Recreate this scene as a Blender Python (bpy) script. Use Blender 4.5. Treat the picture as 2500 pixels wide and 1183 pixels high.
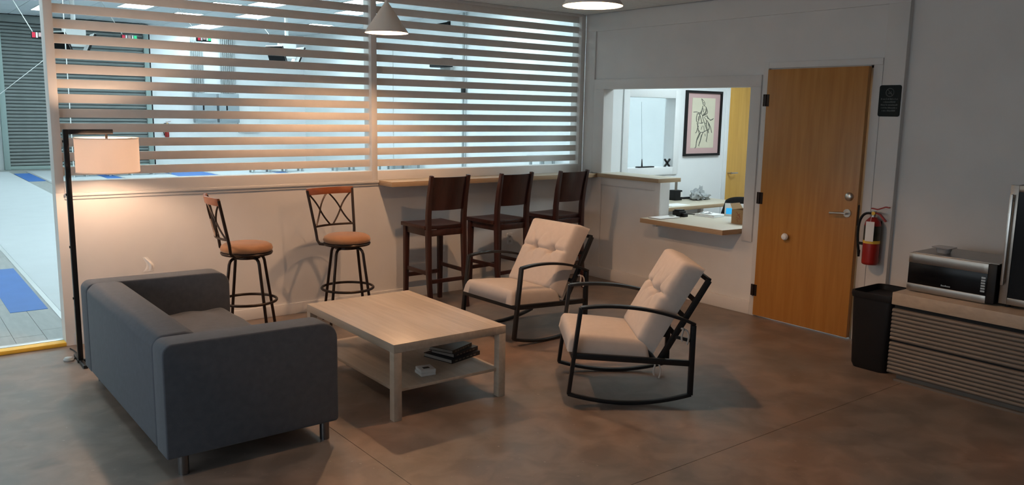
import bpy, bmesh, math, random
from mathutils import Vector, Matrix
R = math.radians
random.seed(7)
for o in list(bpy.data.objects): bpy.data.objects.remove(o)
scene = bpy.context.scene
C = scene.collection

# ------------------------------------------------------------------ camera
F_PX, YAW, PITCH, ROLL = 1992.86, R(38.0198), R(9.1035), R(1.0137)
cam_d = bpy.data.cameras.new('camera'); cam = bpy.data.objects.new('camera', cam_d); C.objects.link(cam)
fw = Vector((math.sin(YAW)*math.cos(PITCH), math.cos(YAW)*math.cos(PITCH), -math.sin(PITCH)))
r0 = Vector((math.cos(YAW), -math.sin(YAW), 0)); u0 = r0.cross(fw)
rt = math.cos(ROLL)*r0 + math.sin(ROLL)*u0; up = -math.sin(ROLL)*r0 + math.cos(ROLL)*u0
cam.matrix_world = Matrix(((rt.x, up.x, -fw.x, -6.0389), (rt.y, up.y, -fw.y, -6.5186), (rt.z, up.z, -fw.z, 1.7429), (0, 0, 0, 1)))
cam_d.sensor_width = 36; cam_d.lens = F_PX/2500*36; cam_d.clip_start = .05; cam_d.clip_end = 100
scene.camera = cam
# ------------------------------------------------------------------ world, exposure
w = bpy.data.worlds.new('world'); scene.world = w; w.use_nodes = True
w.node_tree.nodes['Background'].inputs[0].default_value = (.80, .92, 1.0, 1)
w.node_tree.nodes['Background'].inputs[1].default_value = 2.8
vs = scene.view_settings
vs.view_transform = 'Standard'; vs.look = 'None'; vs.gamma = 1; vs.use_curve_mapping = False; vs.exposure = 0.0
HALL_EMIT = 16.0       # brightness of the LED panels in the hall
OFFICE_EMIT = 13.0
PEND_W = 66.0         # pendant bulbs
LAMP_W = 20.0          # floor lamp bulb
WARM = (1.0, .575, .315)
COOL = (.74, .95, 1.0)

# ------------------------------------------------------------------ helpers
class B:
    def __init__(s): s.bm = bmesh.new()
    def box(s, x0, x1, y0, y1, z0, z1):
        v = [s.bm.verts.new((x, y, z)) for x in (x0, x1) for y in (y0, y1) for z in (z0, z1)]
        for f in ((0,1,3,2),(4,6,7,5),(0,4,5,1),(2,3,7,6),(0,2,6,4),(1,5,7,3)): s.bm.faces.new([v[i] for i in f])
        return s
    def quad(s, pts): s.bm.faces.new([s.bm.verts.new(p) for p in pts]); return s
    def rings(s, rings, closed=False, caps=True):
        vr = [[s.bm.verts.new(p) for p in r] for r in rings]; n = len(vr[0]); m = len(vr)
        for i in range(m if closed else m-1):
            a, b = vr[i], vr[(i+1) % m]
            for k in range(n): s.bm.faces.new((a[k], a[(k+1) % n], b[(k+1) % n], b[k]))
        if caps and not closed: s.bm.faces.new(vr[0][::-1]); s.bm.faces.new(vr[-1])
        return s
    def tube(s, pts, r, n=8, closed=False, r1=None):
        pts = [Vector(p) for p in pts]; m = len(pts); rings = []; nrm = None
        for i, p in enumerate(pts):
            if closed: t = pts[(i+1) % m]-pts[i-1]
            else: t = pts[min(i+1, m-1)]-pts[max(i-1, 0)]
            t.normalize()
            if nrm is None: nrm = t.orthogonal().normalized()
            nrm = (nrm-t*nrm.dot(t)).normalized(); bn = t.cross(nrm)
            rr = r if r1 is None else r+(r1-r)*i/(m-1)
            rings.append([p+rr*(math.cos(2*math.pi*k/n)*nrm+math.sin(2*math.pi*k/n)*bn) for k in range(n)])
        return s.rings(rings, closed)
    def bar(s, pts, w, h, side=(0, 1, 0)):
        # rectangular section swept along pts: w along 'side', h across it
        pts = [Vector(p) for p in pts]; m = len(pts); sd = Vector(side).normalized(); rings = []
        for i, p in enumerate(pts):
            t = (pts[min(i+1, m-1)]-pts[max(i-1, 0)]).normalized(); nn = sd.cross(t).normalized()
            s2 = t.cross(nn).normalized()
            ww = w[i] if isinstance(w, (list, tuple)) else w; hh = h[i] if isinstance(h, (list, tuple)) else h
            rings.append([p+s2*(a*ww/2)+nn*(b*hh/2) for a, b in ((-1,-1),(1,-1),(1,1),(-1,1))])
        return s.rings(rings)
    def cyl(s, p0, p1, r, r1=None, n=20): return s.tube([p0, p1], r, n, False, r if r1 is None else r1)
    def lathe(s, prof, c=(0, 0, 0), n=32, closed=False):
        rings = [[(c[0]+r*math.cos(2*math.pi*k/n), c[1]+r*math.sin(2*math.pi*k/n), c[2]+z) for k in range(n)] for r, z in prof]
        return s.rings(rings, closed, caps=not closed)
    def prism(s, poly, z0, z1, axis='z'):
        f = {'z': lambda a, b, c: (a, b, c), 'y': lambda a, b, c: (a, c, b), 'x': lambda a, b, c: (c, a, b)}[axis]
        return s.rings([[f(a, b, z0) for a, b in poly], [f(a, b, z1) for a, b in poly]])
    def surf(s, fn, nu, nv):
        v = [[s.bm.verts.new(fn(i/nu, j/nv)) for j in range(nv+1)] for i in range(nu+1)]
        for i in range(nu):
            for j in range(nv): s.bm.faces.new((v[i][j], v[i+1][j], v[i+1][j+1], v[i][j+1]))
        return s
    def done(s, name, mat, parent=None, bevel=0, seg=2, smooth=None, ang=40, subsurf=0):
        bm = s.bm
        bmesh.ops.recalc_face_normals(bm, faces=bm.faces)
        if bevel:
            es = [e for e in bm.edges if len(e.link_faces) == 2 and e.calc_face_angle(0) > R(30)]
            bmesh.ops.bevel(bm, geom=es, offset=bevel, segments=seg, profile=.5, affect='EDGES', clamp_overlap=True)
        me = bpy.data.meshes.new(name); bm.to_mesh(me); bm.free()
        if smooth or (smooth is None and bevel):
            for p in me.polygons: p.use_smooth = True
            me.set_sharp_from_angle(angle=R(ang))
        o = bpy.data.objects.new(name, me); C.objects.link(o)
        if mat: me.materials.append(mat)
        if parent: o.parent = parent
        if subsurf:
            md = o.modifiers.new('sub', 'SUBSURF'); md.levels = subsurf; md.render_levels = subsurf
        return o
def tag(o, label=None, cat=None, group=None, kind=None):
    if label: o['label'] = label
    if cat: o['category'] = cat
    if group: o['group'] = group
    if kind: o['kind'] = kind
    return o
def thing(name, label, cat, loc=(0, 0, 0), rz=0, group=None):
    o = bpy.data.objects.new(name, None); C.objects.link(o); o.empty_display_size = .1
    o.location = loc; o.rotation_euler = (0, 0, rz)
    return tag(o, label, cat, group)
def struct(o, label=None): o['kind'] = 'structure'; return tag(o, label) if label else o
def copy_tree(o, parent=None):
    c = o.copy(); C.objects.link(c); c.parent = parent
    for ch in list(o.children): copy_tree(ch, c)
    return c
def arc(c, r, a0, a1, n, plane='xy'):
    out = []
    for i in range(n+1):
        a = R(a0+(a1-a0)*i/n); u, v = r*math.cos(a), r*math.sin(a)
        out.append((c[0]+u, c[1]+v, c[2]) if plane == 'xy' else (c[0]+u, c[1], c[2]+v) if plane == 'xz' else (c[0], c[1]+u, c[2]+v))
    return out
def bez(p0, p1, p2, p3, n=12):
    p = [Vector(q) for q in (p0, p1, p2, p3)]
    return [(1-t)**3*p[0]+3*(1-t)**2*t*p[1]+3*(1-t)*t*t*p[2]+t**3*p[3] for t in [i/n for i in range(n+1)]]
# ------------------------------------------------------------------ materials
def lin(h):
    if isinstance(h, str):
        h = [int(h[i:i+2], 16)/255 for i in (0, 2, 4)]
        return tuple(c/12.92 if c <= .04045 else ((c+.055)/1.055)**2.4 for c in h)
    return h
def mat(name, col, rough=.6, metal=0, var=0, scale=8, stretch=(1, 1, 1), bump=0, bscale=120, emit=None, estr=0, col2=None, spec=.5, trans=0, sheen=0, alpha=1):
    m = bpy.data.materials.new(name); m.use_nodes = True; nt = m.node_tree; N, L = nt.nodes, nt.links
    b = N['Principled BSDF']; col = lin(col)
    b.inputs['Base Color'].default_value = (*col, 1); b.inputs['Roughness'].default_value = rough; b.inputs['Metallic'].default_value = metal
    b.inputs['Specular IOR Level'].default_value = spec
    if trans: b.inputs['Transmission Weight'].default_value = trans
    if sheen: b.inputs['Sheen Weight'].default_value = sheen
    if alpha < 1: b.inputs['Alpha'].default_value = alpha
    if emit: b.inputs['Emission Color'].default_value = (*lin(emit), 1); b.inputs['Emission Strength'].default_value = estr
    if var or col2 or bump:
        tc = N.new('ShaderNodeTexCoord'); mp = N.new('ShaderNodeMapping'); mp.inputs['Scale'].default_value = stretch
        L.new(tc.outputs['Object'], mp.inputs['Vector'])
    if var or col2:
        nz = N.new('ShaderNodeTexNoise'); nz.inputs['Scale'].default_value = scale; nz.inputs['Detail'].default_value = 6
        L.new(mp.outputs[0], nz.inputs['Vector'])
        rp = N.new('ShaderNodeValToRGB'); rp.color_ramp.elements[0].position = .32; rp.color_ramp.elements[1].position = .68
        c2 = lin(col2) if col2 else tuple(min(1, c*(1+var)) for c in col); c1 = col if col2 else tuple(c*(1-var) for c in col)
        rp.color_ramp.elements[0].color = (*c1, 1); rp.color_ramp.elements[1].color = (*c2, 1)
        L.new(nz.outputs['Fac'], rp.inputs[0]); L.new(rp.outputs[0], b.inputs['Base Color'])
    if bump:
        n2 = N.new('ShaderNodeTexNoise'); n2.inputs['Scale'].default_value = bscale; n2.inputs['Detail'].default_value = 3
        L.new(tc.outputs['Object'], n2.inputs['Vector'])
        bp = N.new('ShaderNodeBump'); bp.inputs['Strength'].default_value = bump; bp.inputs['Distance'].default_value = .01
        L.new(n2.outputs['Fac'], bp.inputs['Height']); L.new(bp.outputs[0], b.inputs['Normal'])
    return m
M = {}
M['wall'] = mat('wall_paint', (.72, .705, .69), .75, var=.03, scale=3, bump=.06, bscale=180)
M['trim'] = mat('trim_paint', (.70, .68, .66), .5, var=.02, scale=5)
M['slat'] = mat('slat_paint', (.68, .65, .62), .55, var=.03, scale=14)
M['white'] = mat('white_wall', (.80, .82, .83), .6, var=.02, scale=2)
M['ceil'] = mat('ceiling_tile', (.70, .70, .69), .9, var=.05, scale=60, bump=.15, bscale=300)
M['grid'] = mat('ceiling_grid', (.66, .66, .65), .5)
M['gap'] = mat('dark_gap', (.02, .02, .02), .9)
M['joint'] = mat('floor_joint', (.10, .08, .068), .8)
M['hallceil'] = mat('hall_ceiling_tile', (.62, .66, .68), .9, var=.04, scale=40)
# stained concrete
def concrete():
    m = bpy.data.materials.new('stained_concrete'); m.use_nodes = True; N, L = m.node_tree.nodes, m.node_tree.links; b = N['Principled BSDF']
    ge = N.new('ShaderNodeNewGeometry')
    def noise(s, d, dist=0):
        n = N.new('ShaderNodeTexNoise'); n.inputs['Scale'].default_value = s; n.inputs['Detail'].default_value = d; n.inputs['Distortion'].default_value = dist
        L.new(ge.outputs['Position'], n.inputs['Vector']); return n
    a = noise(1.3, 9, .3); r1 = N.new('ShaderNodeValToRGB'); e = r1.color_ramp.elements
    e[0].position = .30; e[0].color = (.165, .150, .138, 1); e[1].position = .72; e[1].color = (.290, .182, .132, 1)
    x = e.new(.52); x.color = (.225, .172, .142, 1)
    L.new(a.outputs['Fac'], r1.inputs[0])
    c = noise(5.5, 10, .5); r2 = N.new('ShaderNodeValToRGB'); e = r2.color_ramp.elements
    e[0].position = .40; e[0].color = (.68, .68, .68, 1); e[1].position = .62; e[1].color = (1.12, 1.12, 1.12, 1)
    L.new(c.outputs['Fac'], r2.inputs[0])
    mx = N.new('ShaderNodeMix'); mx.data_type = 'RGBA'; mx.blend_type = 'MULTIPLY'; mx.inputs[0].default_value = .75
    L.new(r1.outputs[0], mx.inputs[6]); L.new(r2.outputs[0], mx.inputs[7])
    d = noise(38, 2); r3 = N.new('ShaderNodeValToRGB'); e = r3.color_ramp.elements
    e[0].position = .71; e[0].color = (0, 0, 0, 1); e[1].position = .76; e[1].color = (1, 1, 1, 1)
    L.new(d.outputs['Fac'], r3.inputs[0])
    m2 = N.new('ShaderNodeMix'); m2.data_type = 'RGBA'; L.new(r3.outputs[0], m2.inputs[0]); L.new(mx.outputs[2], m2.inputs[6]); m2.inputs[7].default_value = (.30, .25, .21, 1)
    f = noise(2.6, 4, .3); r4 = N.new('ShaderNodeValToRGB'); e = r4.color_ramp.elements
    e[0].position = .66; e[0].color = (1, 1, 1, 1); e[1].position = .78; e[1].color = (.55, .56, .57, 1)
    L.new(f.outputs['Fac'], r4.inputs[0])
    m3 = N.new('ShaderNodeMix'); m3.data_type = 'RGBA'; m3.blend_type = 'MULTIPLY'; m3.inputs[0].default_value = 1
    L.new(m2.outputs[2], m3.inputs[6]); L.new(r4.outputs[0], m3.inputs[7])
    L.new(m3.outputs[2], b.inputs['Base Color'])
    mr = N.new('ShaderNodeMapRange'); mr.inputs['To Min'].default_value = .30; mr.inputs['To Max'].default_value = .52
    L.new(c.outputs['Fac'], mr.inputs['Value']); L.new(mr.outputs[0], b.inputs['Roughness'])
    bp = N.new('ShaderNodeBump'); bp.inputs['Strength'].default_value = .05; bp.inputs['Distance'].default_value = .01
    L.new(c.outputs['Fac'], bp.inputs['Height']); L.new(bp.outputs[0], b.inputs['Normal'])
    return m
M['concrete'] = concrete()
def wood(name, c1, c2, rough, ax='x', scale=3, strips=0, strip_axis='x', strip_amt=.12):
    m = bpy.data.materials.new(name); m.use_nodes = True; N, L = m.node_tree.nodes, m.node_tree.links; b = N['Principled BSDF']
    tc = N.new('ShaderNodeTexCoord'); mp = N.new('ShaderNodeMapping'); mp.inputs['Scale'].default_value = {'x': (1, 14, 14), 'y': (14, 1, 14), 'z': (14, 14, 1)}[ax]
    L.new(tc.outputs['Object'], mp.inputs[0]); n = N.new('ShaderNodeTexNoise'); n.inputs['Scale'].default_value = scale; n.inputs['Detail'].default_value = 8; n.inputs['Distortion'].default_value = .4
    L.new(mp.outputs[0], n.inputs['Vector']); r = N.new('ShaderNodeValToRGB'); e = r.color_ramp.elements
    e[0].position = .3; e[0].color = (*lin(c1), 1); e[1].position = .7; e[1].color = (*lin(c2), 1); L.new(n.outputs['Fac'], r.inputs[0]); out = r.outputs[0]
    if strips:
        sx = N.new('ShaderNodeSeparateXYZ'); L.new(tc.outputs['Object'], sx.inputs[0])
        mu = N.new('ShaderNodeMath'); mu.operation = 'MULTIPLY'; mu.inputs[1].default_value = 1/strips; L.new(sx.outputs[strip_axis.upper()], mu.inputs[0])
        fl = N.new('ShaderNodeMath'); fl.operation = 'FLOOR'; L.new(mu.outputs[0], fl.inputs[0])
        wn = N.new('ShaderNodeTexWhiteNoise'); wn.noise_dimensions = '1D'; L.new(fl.outputs[0], wn.inputs['W'])
        mr = N.new('ShaderNodeMapRange'); mr.inputs['To Min'].default_value = 1-strip_amt; mr.inputs['To Max'].default_value = 1+strip_amt; L.new(wn.outputs['Value'], mr.inputs['Value'])
        mx = N.new('ShaderNodeMix'); mx.data_type = 'RGBA'; mx.blend_type = 'MULTIPLY'; mx.inputs[0].default_value = 1; L.new(out, mx.inputs[6]); L.new(mr.outputs[0], mx.inputs[7]); out = mx.outputs[2]
    L.new(out, b.inputs['Base Color']); b.inputs['Roughness'].default_value = rough
    return m
M['birch'] = wood('birch_veneer', (.47, .385, .30), (.57, .475, .38), .42, 'y', 2.5, .157, 'x', .09)
M['door'] = wood('amber_birch_door', (.41, .17, .034), (.51, .235, .055), .38, 'z', 1.6)
M['door2'] = wood('golden_birch_door', (.62, .34, .07), (.72, .42, .10), .4, 'z', 1.6)
M['dark'] = wood('espresso_wood', (.024, .0065, .0045), (.046, .013, .009), .30, 'z', 3)
M['rail'] = wood('cherry_wood', (.20, .055, .018), (.28, .085, .03), .28, 'y', 3)
def ply(name, ax='z'):
    m = bpy.data.materials.new(name); m.use_nodes = True; N, L = m.node_tree.nodes, m.node_tree.links; b = N['Principled BSDF']
    tc = N.new('ShaderNodeTexCoord'); sx = N.new('ShaderNodeSeparateXYZ'); L.new(tc.outputs['Object'], sx.inputs[0])
    wv = N.new('ShaderNodeMath'); wv.operation = 'MULTIPLY'; wv.inputs[1].default_value = 1/.0125; L.new(sx.outputs['Z'], wv.inputs[0])
    fr = N.new('ShaderNodeMath'); fr.operation = 'FRACT'; L.new(wv.outputs[0], fr.inputs[0])
    r = N.new('ShaderNodeValToRGB'); r.color_ramp.interpolation = 'CONSTANT'; e = r.color_ramp.elements; e[0].color = (.50, .36, .22, 1); e[1].position = .5; e[1].color = (.34, .22, .13, 1); L.new(fr.outputs[0], r.inputs[0])
    ge = N.new('ShaderNodeNewGeometry'); s2 = N.new('ShaderNodeSeparateXYZ'); L.new(ge.outputs['Normal'], s2.inputs[0])
    gt = N.new('ShaderNodeMath'); gt.operation = 'GREATER_THAN'; gt.inputs[1].default_value = .5; L.new(s2.outputs['Z'], gt.inputs[0])
    mx = N.new('ShaderNodeMix'); mx.data_type = 'RGBA'; L.new(gt.outputs[0], mx.inputs[0]); L.new(r.outputs[0], mx.inputs[6]); mx.inputs[7].default_value = (.56, .50, .40, 1)
    L.new(mx.outputs[2], b.inputs['Base Color']); b.inputs['Roughness'].default_value = .45
    return m
M['ply'] = ply('plywood_counter')
M['sofa'] = mat('grey_sofa_fabric', (.094, .104, .124), .95, var=.08, scale=30, bump=.35, bscale=420, sheen=.2, spec=.2)
M['chrome'] = mat('dark_chrome', (.22, .22, .23), .3, 1)
M['steel'] = mat('brushed_steel', (.36, .325, .29), .32, 1, var=.06, scale=20, stretch=(1, 1, 18))
M['nickel'] = mat('satin_nickel', (.62, .60, .57), .3, 1)
M['blackmetal'] = mat('black_metal', (.012, .012, .013), .38, .2)
M['bronze'] = mat('bronze_metal', (.030, .018, .013), .38, .5)
M['cushion'] = mat('beige_cushion_fabric', (.53, .465, .42), .9, var=.03, scale=25, bump=.12, bscale=500, sheen=.15, spec=.2)
M['suede'] = mat('tan_suede', (.33, .165, .082), .95, var=.10, scale=10, sheen=.3, spec=.1)
M['blackplastic'] = mat('black_plastic', (.006, .006, .007), .5, spec=.3)
M['glassblack'] = mat('black_glass', (.004, .004, .005), .22, spec=.18)
M['stone'] = mat('travertine_top', (.40, .32, .245), .45, var=.08, scale=6, stretch=(1, 3, 6))
M['taupe'] = mat('taupe_lacquer', (.16, .135, .112), .5, var=.05, scale=9)
M['red'] = mat('red_enamel', (.32, .016, .012), .35)
M['yellow'] = mat('yellow_paint', (.85, .52, .06), .5, var=.06, scale=14)
M['metalstrip'] = mat('aluminium_strip', (.75, .76, .76), .35, .6)
M['vinyl'] = mat('grey_vinyl_plank', (.36, .37, .36), .55, var=.07, scale=4, stretch=(6, 1, 1))
M['piste'] = mat('white_piste', (.60, .63, .65), .5, var=.02, scale=3)
M['blue'] = mat('blue_floor', (.045, .16, .48), .5, var=.04, scale=4)
M['shutter'] = mat('grey_shutter', (.20, .22, .215), .5, var=.04, scale=6)
M['teal'] = mat('grey_green_steel', (.30, .38, .36), .45)
M['panelgrey'] = mat('grey_electrical_box', (.34, .39, .42), .45)
M['pipe'] = mat('galvanised_pipe', (.42, .45, .46), .4, .5)
M['paper'] = mat('white_paper', (.84, .84, .83), .7)
M['card'] = mat('cardboard', (.36, .215, .10), .8, var=.06, scale=14)
M['pink'] = mat('pink_mat_board', (.56, .37, .36), .8)
M['cream'] = mat('cream_paper', (.66, .62, .48), .8, var=.03, scale=8)
M['ink'] = mat('pencil_ink', (.07, .075, .065), .8)
M['bag'] = mat('grey_plastic_bag', (.36, .38, .39), .35, var=.1, scale=20)
M['screen'] = mat('tablet_screen', (.02, .2, .4), .3, emit=(.02, .35, .72), estr=1.0)
M['sign'] = mat('dark_green_sign', (.010, .016, .016), .6, spec=.2)
M['signtext'] = mat('sign_grey_text', (.085, .10, .10), .6)
M['clear'] = mat('clear_plastic', (.75, .75, .76), .15, trans=.75)
M['conewhite'] = mat('pendant_enamel', (.76, .72, .66), .5)
M['book1'] = mat('black_book_cover', (.012, .011, .014), .4)
M['book2'] = mat('dark_olive_book_cover', (.028, .026, .016), .35, var=.4, scale=16)
M['pages'] = mat('book_pages', (.42, .40, .37), .8, var=.12, scale=60, stretch=(1, 1, 14))
M['green'] = mat('green_light', (.02, .5, .2), .4, emit=(.02, .6, .25), estr=.5)
M['redlight'] = mat('red_light', (.55, .02, .05), .4, emit=(.6, .03, .08), estr=.25)
def emis(name, col, s):
    m = bpy.data.materials.new(name); m.use_nodes = True; b = m.node_tree.nodes['Principled BSDF']
    b.inputs['Base Color'].default_value = (.8, .8, .8, 1); b.inputs['Emission Color'].default_value = (*col, 1); b.inputs['Emission Strength'].default_value = s; return m
M['led'] = emis('led_panel', COOL, HALL_EMIT); M['led2'] = emis('office_led_panel', (.80, .96, 1.0), OFFICE_EMIT)
M['bulb'] = emis('warm_bulb', WARM, PEND_W*32.5); M['bulb2'] = emis('warm_lamp_bulb', (1.0, .64, .42), LAMP_W*32)
def shade_mat():
    m = bpy.data.materials.new('lamp_shade_fabric'); m.use_nodes = True; N, L = m.node_tree.nodes, m.node_tree.links
    for n in list(N): N.remove(n)
    o = N.new('ShaderNodeOutputMaterial'); d = N.new('ShaderNodeBsdfDiffuse'); t = N.new('ShaderNodeBsdfTranslucent'); x = N.new('ShaderNodeMixShader')
    d.inputs[0].default_value = (.82, .78, .74, 1); t.inputs[0].default_value = (.82, .76, .72, 1); x.inputs[0].default_value = .60
    L.new(d.outputs[0], x.inputs[1]); L.new(t.outputs[0], x.inputs[2]); L.new(x.outputs[0], o.inputs[0]); return m
M['shade'] = shade_mat()
def pane_mat():
    m = bpy.data.materials.new('window_glass'); m.use_nodes = True; N, L = m.node_tree.nodes, m.node_tree.links
    for n in list(N): N.remove(n)
    o = N.new('ShaderNodeOutputMaterial'); d = N.new('ShaderNodeBsdfTransparent'); t = N.new('ShaderNodeBsdfGlossy'); x = N.new('ShaderNodeMixShader')
    t.inputs['Roughness'].default_value = .02; x.inputs[0].default_value = .06
    L.new(d.outputs[0], x.inputs[1]); L.new(t.outputs[0], x.inputs[2]); L.new(x.outputs[0], o.inputs[0]); return m
M['pane'] = pane_mat()
# ================================================================== LOUNGE SHELL
CZ = 2.757; XL, YF = -9.0, -9.0
floor = struct(B().box(XL, 4.0, YF, .14, -.06, -.012).done('floor', M['joint']))
xs = [XL, -4.17, 4.0]; ys = [YF, -4.0, .0]
for i in range(2):
    for j in range(2):
        g = .0016
        B().box(xs[i]+g, xs[i+1]-g, ys[j]+g, ys[j+1]-g, -.012, 0).done('slab', M['concrete'], floor)
# back partition: low wall, rails, posts, slats
wb = struct(B().box(-5.046, 0, 0, .14, 0, 1.115).done('wall_back', M['wall']))
B().box(-5.046, -4.990, 0, .14, 1.115, CZ).done('post', M['trim'], wb, .003)
B().box(-2.540, -2.485, 0, .14, 1.115, CZ).done('post', M['trim'], wb, .003)
B().box(-.060, 0, 0, .14, 1.115, CZ).done('post', M['trim'], wb, .003)
for a, b in ((-4.990, -2.540), (-2.485, -.060)):
    B().box(a, b, 0, .14, 1.115, 1.197).done('bottom_rail', M['trim'], wb, .003)
    for k in range(15):
        zt = 1.297+k*.1028
        B().box(a, b, .045, .066, zt-.063, min(zt, CZ)).done('slat', M['slat'], wb, .002)
    B().box(a, b, 0, .14, 2.735, CZ).done('top_rail', M['trim'], wb)
B().box(-4.99, -2.482, -.022, 0, 1.092, 1.113).done('sill', M['trim'], wb, .003)
B().box(-4.99, -2.482, -.010, 0, 1.068, 1.092).done('sill_moulding', M['trim'], wb, .003)
struct(B().box(-4.985, 0, -.014, 0, 0, .095).done('baseboard_back', M['trim'], bevel=.004))
# right wall (recessed field at x=.018, boards proud to x=0)
wr = B(); T = .14
for y0, y1, z0, z1 in ((-.30, .0, 0, CZ), (-1.13, -.30, 0, 1.08), (-2.11, -1.13, 0, .705), (-2.11, -.30, 1.99, CZ), (-2.29, -2.11, 0, CZ), (-3.21, -2.29, 2.14, CZ), (-3.45, -3.21, 0, CZ)):
    wr.box(.018, T, y0, y1, z0, z1)
wr = struct(wr.done('wall_right', M['wall']))
tn = [0]
def trim(y0, y1, z0, z1, x0=0, x1=.018, m='trim'):
    tn[0] += 1
    return struct(B().box(x0, x1, y0, y1, z0, z1).done('trim_%d' % tn[0], M[m], bevel=.002))
trim(-3.45, 0, 2.58, CZ); trim(-.15, 0, .116, 2.58); trim(-3.45, -3.285, 0, 2.58)
trim(-2.215, -.15, 1.99, 2.09); trim(-.30, -.15, 1.12, 1.99); trim(-2.215, -2.11, .645, 1.99)
trim(-1.06, -.30, 1.0, 1.08); trim(-1.13, -1.06, .75, 1.08); trim(-.30, -.15, .116, 1.08)
trim(-2.29, -2.245, 0, 2.19, -.012); trim(-3.285, -2.29, 2.14, 2.19, -.012); trim(-3.285, -3.213, 0, 2.14, -.006)
trim(-3.213, -3.178, 0, 2.14, .022, .06); trim(-3.205, -2.29, 2.118, 2.14, .022, .06)  # door stops, the side one added to block light leaking past the door
# door jamb lining and inner reveals
trim(-2.298, -2.29, 0, 2.14, .018, T); trim(-3.213, -3.205, 0, 2.14, .018, T)
struct(B().box(-.014, .018, -2.245, 0, 0, .116).done('baseboard_right', M['trim'], bevel=.004))
wr2 = struct(B().box(.05, T+.05, YF, -3.45, 0, CZ).done('wall_right_recess', M['wall']))
b = B()
for y0, y1, z0, z1 in ((YF, -6.2, 0, CZ), (-.6, .14, 0, CZ), (-6.2, -.6, 0, .75), (-6.2, -.6, 2.45, CZ)): b.box(XL-.14, XL, y0, y1, z0, z1)
struct(b.done('wall_left', M['wall']))
wn = struct(B().box(XL-.09, XL-.05, -6.2, -.6, .75, .79).done('added_window', M['trim']))  # unseen window, added to bring cool daylight in from the left
for y in (-6.2, -4.82, -3.42, -2.02, -.64): B().box(XL-.09, XL-.05, y, y+.04, .79, 2.41).done('mullion', M['trim'], wn)
B().box(XL-.09, XL-.05, -6.2, -.6, 2.41, 2.45).done('head', M['trim'], wn)
for y in (-6.16, -4.78, -3.38, -1.98): B().box(XL-.072, XL-.068, y, y+1.34, .79, 2.41).done('pane', M['pane'], wn)
pl = bpy.data.lights.new('window_portal', 'AREA'); pl.shape = 'RECTANGLE'; pl.size = 1.7; pl.size_y = 5.6; pl.cycles.is_portal = True
po = bpy.data.objects.new('window_portal', pl); C.objects.link(po); po.location = (XL-.16, -3.4, 1.6); po.rotation_euler = (0, R(-90), 0)
struct(B().box(XL-.14, .19, YF-.14, YF, 0, CZ).done('wall_front', M['wall']))
# ceiling: slab and lay-in tiles
ce = struct(B().box(XL, .05, YF, .14, CZ+.016, CZ+.08).done('ceiling', M['gap']))
nx, ny = 15, 8
for i in range(nx):
    for j in range(ny):
        x1 = -.012-i*.605; y1 = -.012-j*1.12
        B().box(max(x1-.597, XL), x1, max(y1-1.112, YF), y1, CZ, CZ+.014).done('tile', M['ceil'], ce)
# threshold of the passage
struct(tag(B().box(XL, -5.046, -.01, .075, 0, .03).done('trim_threshold', M['yellow'], bevel=.006), 'yellow painted step edge at the open passage'))
struct(B().box(XL, -5.046, .075, .14, 0, .033).done('trim_threshold_strip', M['metalstrip'], bevel=.004))

# ================================================================== HALL
HZ, HX, HY, HF = 3.95, 4.86, 18.17, .03
hf = struct(B().box(-9, HX, .14, HY, -.05, .024).done('floor_hall', M['vinyl']))
for i in range(8):
    x1 = -4.946-i*.198
    off = random.uniform(.2, 1.0) if i != 2 else .41
    yy = .143
    cuts = [.143]+[off+k*1.22 for k in range(6)]
    for a, b in zip(cuts[:-1], cuts[1:]):
        B().box(x1-.195, x1, a, b-.004, .024, HF).done('plank', M['vinyl'], hf)
for x0, x1 in ((-4.92, -3.42), (-3.0, -1.79), (-1.40, -.20), (.84, 2.30), (2.70, 4.20)):
    B().box(x0, x1, .30, 17.25, .024, HF+.012).done('piste', M['piste'], hf, .004)
    B().box(x0-.04, x0, .30, 17.25, .024, HF+.006).done('piste_edge', M['metalstrip'], hf)
for x0, x1, y0, y1 in ((-5.26, -4.985, 1.18, 3.30), (-5.26, -4.985, 5.9, 8.0), (-3.38, -3.045, 14.3, 16.7), (-3.38, -3.045, 3.0, 5.2), (-1.76, -1.445, 14.3, 16.6), (-.18, .79, 13.7, 15.9), (2.33, 2.65, 12.5, 14.8)):
    B().box(x0, x1, y0, y1, .024, HF+.003).done('blue_floor_panel', M['blue'], hf)
# far wall with the roller shutter opening
fwl = struct(B().box(-9, HX, HY, HY+.15, 0, HZ+.1).done('wall_hall_far', M['white']))
struct(B().box(HX, HX+.15, .14, HY+.15, 0, HZ+.1).done('wall_hall_right', M['white']))
struct(B().box(-9.15, -9, 0, HY+.15, 0, HZ+.1).done('wall_hall_left', M['white']))
b = B(); b.box(XL, HX, .02, .14, CZ+.08, HZ)
struct(b.done('wall_hall_front', M['white']))
hc = struct(B().box(-9, HX, .02, HY, HZ+.012, HZ+.1).done('ceiling_hall', M['grid']))
LIGHTS = [(-1.39, 13.0), (1.31, 13.0), (1.31, 16.83), (.67, 10.4), (2.72, 10.4), (-.04, 14.28), (-2.80, 15.25), (-.02, 11.68), (2.0, 8.7),
          (-1.4, 8.7), (.65, 6.4), (-3.4, 6.4), (2.7, 4.4), (-1.4, 4.4), (-4.1, 10.4), (-5.5, 4.4), (.65, 2.2), (-3.4, 2.2), (-5.5, 13.0), (-7.4, 8.7), (-7.4, 2.2), (3.4, 14.3), (-5.9, 1.0), (3.6, 1.0), (3.6, 6.6)]  # last two panels added to brighten the hall behind the office's inner window
TX, TY = .61, 1.22
i = 0
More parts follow.
